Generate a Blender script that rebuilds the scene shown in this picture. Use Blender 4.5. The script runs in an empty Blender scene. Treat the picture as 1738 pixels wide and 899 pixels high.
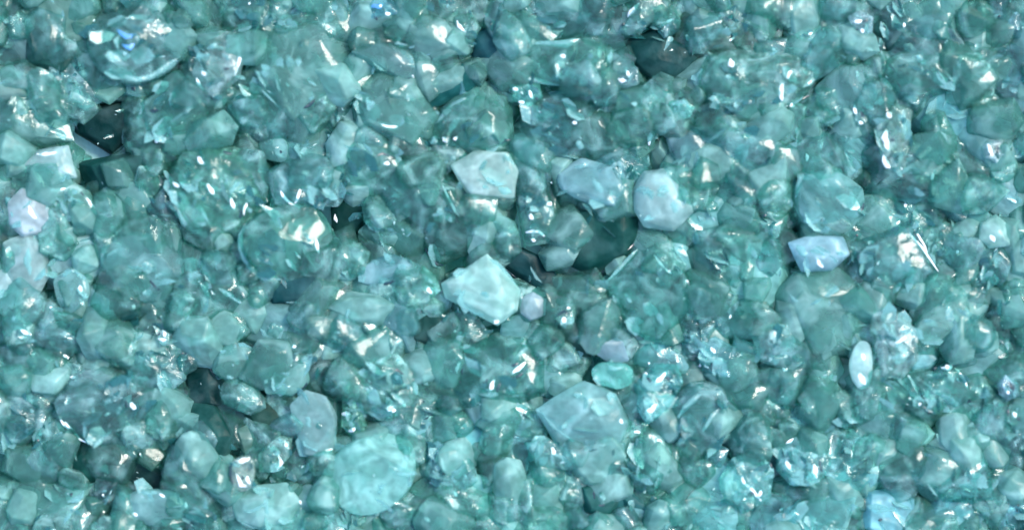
import bpy, bmesh, math, random
import numpy as np
from mathutils import Vector, Matrix, noise
from mathutils.bvhtree import BVHTree

R = math.radians
SC = bpy.context.scene
COL = SC.collection
U = 0.00012                 # metres of the heap per photograph pixel
PW, PH = 1738.0, 899.0
CAM_D = 0.62                # camera height over the heap's mean surface

# ------------------------------------------------------------------ camera
cd = bpy.data.cameras.new('camera')
cam = bpy.data.objects.new('camera', cd); COL.objects.link(cam)
cam.location = (0, 0, CAM_D)
cd.sensor_width = 36.0
cd.lens = 36.0 * CAM_D / (PW * U)
cd.clip_start = 0.01; cd.clip_end = 20
cd.dof.use_dof = True
cd.dof.focus_distance = CAM_D + 0.0028
cd.dof.aperture_fstop = 2.0
SC.camera = cam

# ------------------------------------------------------------------ light
SUN_EL, SUN_AZ = 52, 60      # azimuth: degrees clockwise from +Y (top of the picture) towards +X (right)
w = bpy.data.worlds.new('World'); SC.world = w; w.use_nodes = True
nt = w.node_tree; nt.nodes.clear()
sky = nt.nodes.new('ShaderNodeTexSky'); sky.sky_type = 'NISHITA'; sky.sun_disc = False
sky.sun_elevation = R(SUN_EL); sky.sun_rotation = R(SUN_AZ)
bg = nt.nodes.new('ShaderNodeBackground'); bg.inputs['Strength'].default_value = 0.15
ow = nt.nodes.new('ShaderNodeOutputWorld')
nt.links.new(sky.outputs[0], bg.inputs[0]); nt.links.new(bg.outputs[0], ow.inputs[0])
sl = bpy.data.lights.new('sun', 'SUN'); sl.energy = 1.2; sl.angle = R(22); sl.color = (1.0, 0.96, 0.88)
so = bpy.data.objects.new('sun', sl); COL.objects.link(so)
sdir = Vector((math.cos(R(SUN_EL)) * math.sin(R(SUN_AZ)), math.cos(R(SUN_EL)) * math.cos(R(SUN_AZ)), math.sin(R(SUN_EL))))
so.rotation_euler = sdir.to_track_quat('Z', 'Y').to_euler()
SC.view_settings.view_transform = 'Standard'; SC.view_settings.look = 'None'
SC.view_settings.exposure = 1.95; SC.view_settings.gamma = 1.0
SC.cycles.use_denoising = True
SC.cycles.max_bounces = 9; SC.cycles.transparent_max_bounces = 10; SC.cycles.transmission_bounces = 8; SC.cycles.diffuse_bounces = 4
SC.cycles.glossy_bounces = 5; SC.cycles.caustics_refractive = True; SC.cycles.blur_glossy = 0.6
SC.cycles.sample_clamp_indirect = 6

# ------------------------------------------------------------------ helpers
def lin(c):
    return tuple(((v / 255) / 12.92 if v <= 10 else (((v / 255) + 0.055) / 1.055) ** 2.4) for v in c)

def P(px, py, z=0.0):
    """the point of the heap z pixels-of-height over the mean surface that stands at this place of the bed"""
    f = (CAM_D - z * U) / CAM_D
    return Vector(((px - PW / 2) * U * f, (PH / 2 - py) * U * f, z * U))

MATS = {}
def glass(kind, tint):
    """kind: clear / milky / crackled / frosted / deep (dark stones and painted shade of hollows) ; tint is the sRGB body colour"""
    l_ = sum(tint) / 3; hu = (100 / 139 * l_, 162 / 139 * l_, 157 / 139 * l_)       # one melt of glass: hues stay close together
    kq = .25 if l_ > 155 else .5
    if kind != 'deep': tint = [(v * (1 - kq) + h * kq) * (1 - .4 * kq) + m_ * .4 * kq for v, h, m_ in zip(tint, hu, (96, 162, 160))]
    q = (kind,) + tuple(int(round(v / 6.0) * 6) for v in tint)
    if q in MATS: return MATS[q]
    q_ = q
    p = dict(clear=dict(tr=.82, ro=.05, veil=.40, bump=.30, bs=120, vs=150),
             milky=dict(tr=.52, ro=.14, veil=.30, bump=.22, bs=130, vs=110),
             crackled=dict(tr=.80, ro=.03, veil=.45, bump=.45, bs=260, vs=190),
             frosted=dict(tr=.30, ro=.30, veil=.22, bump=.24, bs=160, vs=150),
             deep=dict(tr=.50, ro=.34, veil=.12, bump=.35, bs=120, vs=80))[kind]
    m = bpy.data.materials.new(kind + '_glass'); m.use_nodes = True
    nt = m.node_tree; N = nt.nodes; L = nt.links
    b = N['Principled BSDF']
    gn = dict(clear=1.24, crackled=1.22, milky=1.12, frosted=.97, deep=.95)[kind]
    if kind == 'deep': q = (q[0], q[1] * .5, q[2] * .84, q[3] * .84)  # dark stones; the shade of hollows also goes into this colour
    if kind in ('frosted', 'crackled') and l_ > 150: gn *= 1.09
    gn = min(gn, 226 / max(q[1:]))
    if kind == 'frosted': q = (q[0], min(q[2], q[1] * 1.055), q[2] * .99, q[3] * 1.0)
    base = lin((min(240, q[1] * gn * 1.04), min(240, q[2] * gn * 1.0), min(240, q[3] * gn * .965)))
    tc = N.new('ShaderNodeTexCoord'); oi = N.new('ShaderNodeObjectInfo')
    off = N.new('ShaderNodeVectorMath'); off.operation = 'ADD'
    sc_ = N.new('ShaderNodeMath'); sc_.operation = 'MULTIPLY'; sc_.inputs[1].default_value = 3.0
    L.new(oi.outputs['Random'], sc_.inputs[0]); L.new(tc.outputs['Object'], off.inputs[0]); L.new(sc_.outputs[0], off.inputs[1])
    n1 = N.new('ShaderNodeTexNoise'); n1.inputs['Scale'].default_value = p['vs']; n1.inputs['Detail'].default_value = 8
    n1.inputs['Distortion'].default_value = 1.2
    L.new(off.outputs[0], n1.inputs['Vector'])
    r1 = N.new('ShaderNodeValToRGB'); r1.color_ramp.elements[0].position = .46; r1.color_ramp.elements[1].position = .72
    L.new(n1.outputs[0], r1.inputs[0])
    n2 = N.new('ShaderNodeTexNoise'); n2.inputs['Scale'].default_value = p['vs'] * 4.5; n2.inputs['Detail'].default_value = 3
    L.new(off.outputs[0], n2.inputs['Vector'])
    r2 = N.new('ShaderNodeValToRGB'); r2.color_ramp.elements[0].position = .35; r2.color_ramp.elements[1].position = .68
    L.new(n2.outputs[0], r2.inputs[0])
    # body colour varies through the glass; whitish veils where the veil noise is high
    vr = .5 if kind in ('frosted', 'milky') else 1
    dk = tuple(v * (1 - .28 * vr) for v in base); lt = tuple(min(.95, v * (1 + .22 * vr) + .015) for v in base)
    m1 = N.new('ShaderNodeMixRGB'); m1.inputs[1].default_value = (*dk, 1); m1.inputs[2].default_value = (*lt, 1)
    L.new(r2.outputs[0], m1.inputs[0])
    wh = tuple(v * .45 + .42 for v in base)
    m2 = N.new('ShaderNodeMixRGB'); m2.inputs[2].default_value = (*wh, 1)
    vf = N.new('ShaderNodeMath'); vf.operation = 'MULTIPLY'; vf.inputs[1].default_value = p['veil']
    L.new(r1.outputs[0], vf.inputs[0]); L.new(vf.outputs[0], m2.inputs[0]); L.new(m1.outputs[0], m2.inputs[1])
    L.new(m2.outputs[0], b.inputs['Base Color'])
    tf = N.new('ShaderNodeMath'); tf.operation = 'MULTIPLY_ADD'; tf.inputs[1].default_value = -p['veil'] * .8
    tf.inputs[2].default_value = p['tr']; tf.use_clamp = True
    L.new(r1.outputs[0], tf.inputs[0]); L.new(tf.outputs[0], b.inputs['Transmission Weight'])
    b.inputs['Roughness'].default_value = p['ro']; b.inputs['IOR'].default_value = 1.38
    b.inputs['Coat Weight'].default_value = dict(frosted=.12, deep=.0).get(kind, .4)
    b.inputs['Coat Roughness'].default_value = .05
    # conchoidal ripples, chips and pits
    v = N.new('ShaderNodeTexVoronoi'); v.inputs['Scale'].default_value = p['bs']; v.feature = 'F1'
    L.new(off.outputs[0], v.inputs['Vector'])
    nb = N.new('ShaderNodeTexNoise'); nb.inputs['Scale'].default_value = p['bs'] * 1.3; nb.inputs['Detail'].default_value = 4
    L.new(off.outputs[0], nb.inputs['Vector'])
    mb = N.new('ShaderNodeMath'); mb.operation = 'ADD'; L.new(v.outputs['Distance'], mb.inputs[0]); L.new(nb.outputs[0], mb.inputs[1])
    bp = N.new('ShaderNodeBump'); bp.inputs['Strength'].default_value = p['bump']; bp.inputs['Distance'].default_value = .0022
    L.new(mb.outputs[0], bp.inputs['Height']); L.new(bp.outputs[0], b.inputs['Normal'])
    L.new(bp.outputs[0], b.inputs['Coat Normal'])
    # light passes on through the cloudy glass
    tl = N.new('ShaderNodeBsdfTranslucent'); L.new(m2.outputs[0], tl.inputs['Color']); L.new(bp.outputs[0], tl.inputs['Normal'])
    ms = N.new('ShaderNodeMixShader'); b.inputs['Specular IOR Level'].default_value = .2 if kind == 'deep' else .5
    if kind == 'deep': b.inputs['IOR'].default_value = 1.2
    ms.inputs[0].default_value = {'clear': .14, 'milky': .26, 'crackled': .12, 'frosted': .30, 'deep': .05}[kind]
    L.new(b.outputs[0], ms.inputs[1]); L.new(tl.outputs[0], ms.inputs[2]); 
    # part of the light goes straight through, tinted on its way
    tp = N.new('ShaderNodeBsdfTransparent'); tc_ = [min(1, (v ** (.38 if kind != 'deep' else .75)) * 1.04) for v in base]; tp.inputs[0].default_value = (*tc_, 1)
    mt = N.new('ShaderNodeMixShader'); tf2 = N.new('ShaderNodeMath'); tf2.operation = 'MULTIPLY_ADD'; tf2.use_clamp = True
    a_ = {'clear': .50, 'milky': .48, 'crackled': .46, 'frosted': .46, 'deep': .34}[kind]
    tf2.inputs[1].default_value = -a_ * .8; tf2.inputs[2].default_value = a_
    L.new(r1.outputs[0], tf2.inputs[0]); L.new(tf2.outputs[0], mt.inputs[0])
    L.new(ms.outputs[0], mt.inputs[1]); L.new(tp.outputs[0], mt.inputs[2]); L.new(mt.outputs[0], N['Material Output'].inputs['Surface'])
    MATS[q_] = m
    return m

def plain(name, col, ro=.2, tr=0.0, coat=.6, thru=0.0):
    if name in MATS: return MATS[name]
    m = bpy.data.materials.new(name); m.use_nodes = True
    N = m.node_tree.nodes; L = m.node_tree.links; b = N['Principled BSDF']
    n = N.new('ShaderNodeTexNoise'); n.inputs['Scale'].default_value = 500; n.inputs['Detail'].default_value = 3
    tc = N.new('ShaderNodeTexCoord'); L.new(tc.outputs['Object'], n.inputs['Vector'])
    mx = N.new('ShaderNodeMixRGB'); c = lin(col)
    mx.inputs[1].default_value = (*[v * .7 for v in c], 1); mx.inputs[2].default_value = (*[min(.95, v * 1.15) for v in c], 1)
    L.new(n.outputs[0], mx.inputs[0]); L.new(mx.outputs[0], b.inputs['Base Color'])
    b.inputs['Roughness'].default_value = ro; b.inputs['Transmission Weight'].default_value = tr
    b.inputs['Coat Weight'].default_value = coat; b.inputs['Coat Roughness'].default_value = .05
    bp = N.new('ShaderNodeBump'); bp.inputs['Strength'].default_value = .5; bp.inputs['Distance'].default_value = .001
    L.new(n.outputs[0], bp.inputs['Height']); L.new(bp.outputs[0], b.inputs['Normal'])
    if thru:
        tp = N.new('ShaderNodeBsdfTransparent'); tp.inputs[0].default_value = (*[v ** .2 for v in c], 1)
        ms = N.new('ShaderNodeMixShader'); ms.inputs[0].default_value = thru
        L.new(b.outputs[0], ms.inputs[1]); L.new(tp.outputs[0], ms.inputs[2]); L.new(ms.outputs[0], N['Material Output'].inputs['Surface'])
    MATS[name] = m
    return m

def resample(pts, n):
    q = pts + [pts[0]]
    d = [0]
    for a, b in zip(q, q[1:]): d.append(d[-1] + math.hypot(b[0] - a[0], b[1] - a[1]))
    out = []; j = 0
    for k in range(n):
        t = d[-1] * k / n
        while d[j + 1] < t: j += 1
        f = (t - d[j]) / max(1e-9, d[j + 1] - d[j])
        out.append((q[j][0] + (q[j + 1][0] - q[j][0]) * f, q[j][1] + (q[j + 1][1] - q[j][1]) * f))
    return out

def chaikin(pts, it=1, k=.25):
    for _ in range(it):
        o = []
        for a, b in zip(pts, pts[1:] + pts[:1]):
            o.append((a[0] * (1 - k) + b[0] * k, a[1] * (1 - k) + b[1] * k))
            o.append((a[0] * k + b[0] * (1 - k), a[1] * k + b[1] * (1 - k)))
        pts = o
    return pts

def chip_bm(poly, h, rnd, cuts=7, rounding=1, n=26, depth=1.0, keep=False):
    """a broken, tumbled piece of glass in pixels: the outline as its widest girth, domed above and below, cut by flat facets"""
    pts = resample(chaikin([tuple(p) for p in poly], rounding, .25 if rounding > 1 else .10), n)
    cx = sum(p[0] for p in pts) / n; cy = sum(p[1] for p in pts) / n
    pts = [(x - cx, -(y - cy)) for x, y in pts]
    bm = bmesh.new()
    prof = [(1.0, 0), (.975, .45), (.91, .74), (.76, .92), (.44, 1.0)]
    sx, sy = rnd.uniform(-.12, .12), rnd.uniform(-.12, .12)
    seed = Vector((rnd.random() * 50, rnd.random() * 50, rnd.random() * 50))
    size = math.sqrt(max(1.0, abs(sum(a[0] * b[1] - b[0] * a[1] for a, b in zip(pts, pts[1:] + pts[:1]))) / 2))
    rings = {}
    def ring(s, z):
        o = []
        for x, y in pts:
            c = Vector((x * s + sx * size * (1 - s), y * s + sy * size * (1 - s), z))
            d = noise.noise(c / (size * .33) + seed) * size * .045
            c += Vector((x, y, z * 1.5)).normalized() * d * (0.25 if s > .99 else 1)
            o.append(bm.verts.new(c))
        return o
    up = [ring(s, h * .5 * z) for s, z in prof]
    dn = [ring(s, -h * .5 * z * depth) for s, z in prof[1:]]
    def join(a, b, flip):
        for i in range(n):
            j = (i + 1) % n
            f = (a[i], a[j], b[j], b[i])
            bm.faces.new(f[::-1] if flip else f)
    # outline pts run clockwise or counter-clockwise: normals are fixed below
    for a, b in zip(up, up[1:]): join(a, b, False)
    join(up[0], dn[0], True)
    for a, b in zip(dn, dn[1:]): join(a, b, True)
    for r_, z in ((up[-1], h * .5), (dn[-1], -h * .5 * depth)):
        c = bm.verts.new((sx * size, sy * size, z))
        for i in range(n): bm.faces.new((r_[i], r_[(i + 1) % n], c))
    for k in range(cuts):
        az = rnd.uniform(0, 2 * math.pi) if k else 0
        ti = R(rnd.uniform(4, 18)) if k == 0 else R(rnd.uniform(14, 50) if keep else rnd.uniform(20, 78 if rounding < 2 else 55))
        if k == 0: az = rnd.uniform(0, 6.28)
        nrm = Vector((math.cos(az) * math.sin(ti), math.sin(az) * math.sin(ti), math.cos(ti)))
        if k % 4 == 3: nrm.z = -nrm.z
        sup = max(v.co.dot(nrm) for v in bm.verts)
        cut = sup * (rnd.uniform(.70, .90) if keep and k else (rnd.uniform(.60, .86) if rounding < 2 else rnd.uniform(.74, .9)) if k else rnd.uniform(.6, .82))
        g = bm.verts[:] + bm.edges[:] + bm.faces[:]
        res = bmesh.ops.bisect_plane(bm, geom=g, plane_co=nrm * cut, plane_no=nrm, clear_outer=True, dist=1e-4)
        ed = [e for e in res['geom_cut'] if isinstance(e, bmesh.types.BMEdge)]
        if ed: bmesh.ops.holes_fill(bm, edges=ed, sides=0)
    bmesh.ops.recalc_face_normals(bm, faces=bm.faces[:])
    bmesh.ops.remove_doubles(bm, verts=bm.verts[:], dist=.25)
    sh = [e for e in bm.edges if len(e.link_faces) == 2 and e.calc_face_angle(0) > R(20)]
    if sh:
        try: bmesh.ops.bevel(bm, geom=sh, offset=min(1.6, size * .02), segments=2, profile=.6, affect='EDGES', clamp_overlap=True)
        except Exception: pass
    bmesh.ops.triangulate(bm, faces=[f for f in bm.faces if len(f.verts) > 4])
    return bm, (cx, cy)

def crystal_bm(poly, h, rnd, corners=0):
    """a broken chip: flat facets running from the outline to a small crown above and a keel below (pixels)"""
    cx = sum(p[0] for p in poly) / len(poly); cy = sum(p[1] for p in poly) / len(poly)
    poly = list(poly); keepn = corners or rnd.choice((5, 6, 6, 7))
    while len(poly) > keepn:          # only the corners that make the outline
        m_ = len(poly)
        ar = [abs((poly[i - 1][0] - poly[i][0]) * (poly[(i + 1) % m_][1] - poly[i][1]) - (poly[(i + 1) % m_][0] - poly[i][0]) * (poly[i - 1][1] - poly[i][1])) for i in range(m_)]
        poly.pop(ar.index(min(ar)))
    n = len(poly)
    q = [(x - cx, -(y - cy)) for x, y in poly]
    size = math.sqrt(abs(sum(a[0] * b[1] - b[0] * a[1] for a, b in zip(q, q[1:] + q[:1]))) / 2 + 1)
    bm = bmesh.new()
    for x, y in q: bm.verts.new((x, y, rnd.uniform(-.16, .16) * h))
    for sg in (1, -1):
        tx, ty = rnd.uniform(-.14, .14) * size, rnd.uniform(-.14, .14) * size
        gx_, gy_ = rnd.gauss(0, .10), rnd.gauss(0, .10)
        for s0, s1, z0, z1, pr in ((.78, .93, .20, .36, .75), (.38, .70, .42, .50, .7)):
            for x, y in q:
                if rnd.random() > pr: continue
                s = rnd.uniform(s0, s1)
                X, Y = x * s + tx * (1 - s), y * s + ty * (1 - s)
                bm.verts.new((X, Y, sg * (rnd.uniform(z0, z1) * h + (X * gx_ + Y * gy_) * .6)))
    res = bmesh.ops.convex_hull(bm, input=bm.verts[:])
    bad = [e for e in res.get('geom_interior', []) if isinstance(e, bmesh.types.BMVert)]
    if bad: bmesh.ops.delete(bm, geom=bad, context='VERTS')
    lone = [v for v in bm.verts if not v.link_faces]
    if lone: bmesh.ops.delete(bm, geom=lone, context='VERTS')
    bmesh.ops.dissolve_limit(bm, angle_limit=R(9), verts=bm.verts[:], edges=bm.edges[:])
    bmesh.ops.recalc_face_normals(bm, faces=bm.faces[:])
    try: bmesh.ops.bevel(bm, geom=bm.edges[:], offset=min(1.3, size * .018), segments=1, profile=.6, affect='EDGES', clamp_overlap=True)
    except Exception: pass
    bmesh.ops.triangulate(bm, faces=bm.faces[:])
    if size > 22:
        bmesh.ops.subdivide_edges(bm, edges=[e for e in bm.edges if e.calc_length() > size * .3], cuts=2, use_grid_fill=True)
        bmesh.ops.triangulate(bm, faces=[f for f in bm.faces if len(f.verts) > 3])
        o_ = Vector((rnd.random() * 60, rnd.random() * 60, 0))
        bm.normal_update()
        for v in bm.verts: v.co += v.normal * noise.noise(v.co / (size * .3) + o_) * size * .022
    return bm, (cx, cy)

def link(name, bm, mat, parent=None, scale=U):
    me = bpy.data.meshes.new(name)
    if scale != 1: bmesh.ops.scale(bm, vec=(scale,) * 3, verts=bm.verts[:])
    bm.to_mesh(me); bm.free()
    me.materials.append(mat)
    for p in me.polygons: p.use_smooth = True
    me.set_sharp_from_angle(angle=R(20))
    o = bpy.data.objects.new(name, me); COL.objects.link(o)
    if parent: o.parent = parent
    return o

def sliver_bm(path, wd, hgt):
    """a tapered lens-shaped sliver following a path (pixels, local), for painted glints, bright rims and dark marks"""
    bm = bmesh.new(); k = len(path); prev = None; rr = 6
    for i, p in enumerate(path):
        t = i / (k - 1); s = max(.12, math.sin(math.pi * (t * .92 + .04))) ** .7
        s *= .72 + .56 * (math.sin(i * 12.9898 + p.x * 3.1) * 43.7 % 1)
        a = path[max(0, i - 1)]; b = path[min(k - 1, i + 1)]
        d = Vector((b.x - a.x, b.y - a.y, 0)).normalized(); nn = Vector((-d.y, d.x, 0))
        r_ = []
        for j in range(rr):
            an = 2 * math.pi * j / rr
            r_.append(bm.verts.new(p + nn * math.cos(an) * wd * .5 * s + Vector((0, 0, math.sin(an) * hgt * .5 * s))))
        if prev:
            for j in range(rr): bm.faces.new((prev[j], prev[(j + 1) % rr], r_[(j + 1) % rr], r_[j]))
        else: bm.faces.new(r_[::-1])
        prev = r_
    bm.faces.new(prev)
    bmesh.ops.recalc_face_normals(bm, faces=bm.faces[:])
    return bm

THINGS = []
def piece(name, poly, kind, tint, lev, label, group=None, seed=0, marks=(), h=None, cuts=7, rounding=1, cat='glass chip', tilt=9, n=26, grow=1.07, keep=False, corners=0):
    rnd = random.Random(seed * 7919 + int(poly[0][0] * 13 + poly[0][1] * 7))
    xs = [p[0] for p in poly]; ys = [p[1] for p in poly]
    A = abs(sum(a[0] * b[1] - b[0] * a[1] for a, b in zip(poly, list(poly[1:]) + [poly[0]]))) / 2
    sz = math.sqrt(A)
    h = h or sz * .52
    if rounding > 1: bm, (cx, cy) = chip_bm(poly, h, rnd, cuts, rounding, n, keep=keep)
    else: bm, (cx, cy) = crystal_bm(poly, h * 1.1, rnd, corners)
    rot = Matrix.Rotation(R(rnd.uniform(-tilt, tilt)), 4, 'X') @ Matrix.Rotation(R(rnd.uniform(-tilt, tilt)), 4, 'Y')
    bmesh.ops.transform(bm, matrix=rot, verts=bm.verts[:])
    # fill the outline the photograph shows
    bx = [v.co.x for v in bm.verts]; by = [v.co.y for v in bm.verts]
    fx = (max(xs) - min(xs)) * grow / (max(bx) - min(bx)); fy = (max(ys) - min(ys)) * grow / (max(by) - min(by))
    ox = ((max(xs) + min(xs)) / 2 - cx) - (max(bx) + min(bx)) / 2 * fx; oy = -((max(ys) + min(ys)) / 2 - cy) - (max(by) + min(by)) / 2 * fy
    for v in bm.verts: v.co.x = v.co.x * fx + ox; v.co.y = v.co.y * fy + oy
    top = max(v.co.z for v in bm.verts)
    z = lev - top * .55
    tree = BVHTree.FromBMesh(bm)
    o = link(name, bm, glass(kind, tint))
    o.location = P(cx, cy, z)
    if label: o['label'] = label
    o['category'] = cat; o['kind'] = 'thing'
    if group: o['group'] = group
    nf = int({'crackled': 16, 'clear': 11, 'milky': 8, 'frosted': 6, 'deep': 5}[kind] * (sz / 90) ** 1.1); pa = rnd.choice((-.85, -.85, -.6, .9, .2))
    if nf > 2:  # crackle flakes; their pale and dark colours paint in sparkle and reflections
        fb = bmesh.new(); half = nf * .72; hot = [(rnd.uniform(-.5, .5), rnd.uniform(-.5, .5)) for _ in range(3)]
        for k in range(nf * 2):
            if rnd.random() < .6:
                hx, hy = rnd.choice(hot); tx = (hx + rnd.gauss(0, .16)) * (max(xs) - min(xs)) / 1.5; ty = (hy + rnd.gauss(0, .16)) * (max(ys) - min(ys)) / 1.5
            else: tx = rnd.uniform(-.5, .5) * (max(xs) - min(xs)); ty = rnd.uniform(-.5, .5) * (max(ys) - min(ys))
            hit = tree.ray_cast(Vector((tx, ty, 500)), Vector((0, 0, -1)))
            if not hit[0] or hit[1].z < .25: continue
            big = rnd.random() < .72; a = rnd.uniform(10, 30) * min(1, sz / 80) if big else rnd.uniform(2.6, 6.5); b = a * (rnd.uniform(.25, .75) if big else rnd.uniform(.18, .5)); t_ = min(1.6, a * .12)
            M_ = Matrix.Translation(hit[0] - Vector((0, 0, rnd.uniform(.0, .5) * b))) @ Matrix.Rotation(pa + rnd.gauss(0, .35), 4, 'Z') @ Matrix.Rotation(rnd.gauss(0, .6), 4, 'X') @ Matrix.Rotation(rnd.gauss(0, .5), 4, 'Y')
            vs = [fb.verts.new(M_ @ Vector((a * math.cos(q) * rnd.uniform(.6, 1.1), b * math.sin(q) * rnd.uniform(.6, 1.1), 0))) for q in (0, 1.1, 2.2, 3.2, 4.3, 5.3)]
            u1 = fb.verts.new(M_ @ Vector((0, 0, t_))); u2 = fb.verts.new(M_ @ Vector((0, 0, -t_)))
            mi = (3 if rnd.random() < .45 and kind not in ('frosted', 'milky') else 2) if big else (1 if rnd.random() < .3 and kind not in ('frosted', 'milky') else 0)
            for q in range(6):
                for fv in ((vs[q], vs[(q + 1) % 6], u1), (vs[(q + 1) % 6], vs[q], u2)): fb.faces.new(fv).material_index = mi
        if fb.faces:
            fo = link('crackle', fb, plain('crackle_glass', (186, 222, 218), .16, .35, .8, .2), o)
            fo.data.materials.append(plain('dark_inclusion_glass', (14, 46, 52), .3, 0, .3))  # paints dark reflections in the flakes and dark outlines of glints
            fo.data.materials.append(plain('painted_pale_fracture', (146, 204, 198), .16, .45, .5, .5))
            fo.data.materials.append(plain('painted_dark_fracture', (56, 128, 126), .16, .45, .5, .45))
        else: fb.free()
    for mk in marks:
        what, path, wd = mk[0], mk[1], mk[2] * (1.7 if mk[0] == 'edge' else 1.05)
        if len(path) == 2:
            (x0, y0), (x1, y1) = path
            bx, by = -(y1 - y0) * .08, (x1 - x0) * .08
            path = [(x0 + (x1 - x0) * t + bx * math.sin(math.pi * t), y0 + (y1 - y0) * t + by * math.sin(math.pi * t)) for t in (0, .2, .4, .6, .8, 1)]
        else:
            m_ = []
            for a, b in zip(path, path[1:]):
                m_ += [a, ((a[0] + b[0]) / 2, (a[1] + b[1]) / 2)]
            path = m_ + [path[-1]]
        loc = []
        for x, y in path:
            for _k in range(14):       # keep the mark on the glass it belongs to
                if tree.ray_cast(Vector((x - cx, -(y - cy), 500)), Vector((0, 0, -1)))[0]: break
                x += (cx - x) * .035; y += (cy - y) * .035
            x += rnd.uniform(-.12, .12) * wd; y += rnd.uniform(-.12, .12) * wd
            hit = tree.ray_cast(Vector((x - cx, -(y - cy), 500)), Vector((0, 0, -1)))
            loc.append(Vector((x - cx, -(y - cy), (hit[0].z if hit[0] else 0))))
        zs = [v.z for v in loc]
        for i, v in enumerate(loc): v.z = (zs[max(0, i - 1)] + zs[i] + zs[min(len(zs) - 1, i + 1)]) / 3 - (0.1 * wd)
        if what == 'glint': nm, mt, hh = 'painted_glint', plain('painted_glint_white', (250, 246, 244), .12, 0, 1), wd * .55  # specular glint painted as a white sliver
        elif what == 'edge': nm, mt, hh = 'painted_bright_rim', plain('painted_rim_glass', (164, 222, 216), .25, .55, .6, .40), wd * .7  # bright refracted light along a rim, put in as a pale sliver
        elif what == 'flash': nm, mt, hh = 'blue_inclusion', plain('blue_inclusion_glass', (84, 150, 214), .2, .2, .6), wd * .5  # blue highlight given as a coloured sliver
        else: nm, mt, hh = 'dark_inclusion', plain('dark_inclusion_glass', (14, 46, 52), .3, 0, .3), wd * .5  # dark outlines and spots around glints, painted as dark slivers
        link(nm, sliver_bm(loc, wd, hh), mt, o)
    THINGS.append(dict(o=o, cx=cx, cy=cy, sz=sz, poly=poly, lev=lev))
    return o

def blob(cx, cy, rx, ry, ang=0, seed=0, k=9, rough=.14):
    rnd = random.Random(seed * 31 + int(cx * 3 + cy))
    a0 = rnd.random()
    o = []
    for i in range(k):
        t = 2 * math.pi * (i + a0 + rnd.uniform(-.25, .25)) / k
        s = 1 + rnd.uniform(-rough, rough)
        x, y = rx * s * math.cos(t), ry * s * math.sin(t)
        c, s_ = math.cos(R(ang)), math.sin(R(ang))
        o.append((cx + x * c - y * s_, cy + x * s_ + y * c))
    return o

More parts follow.
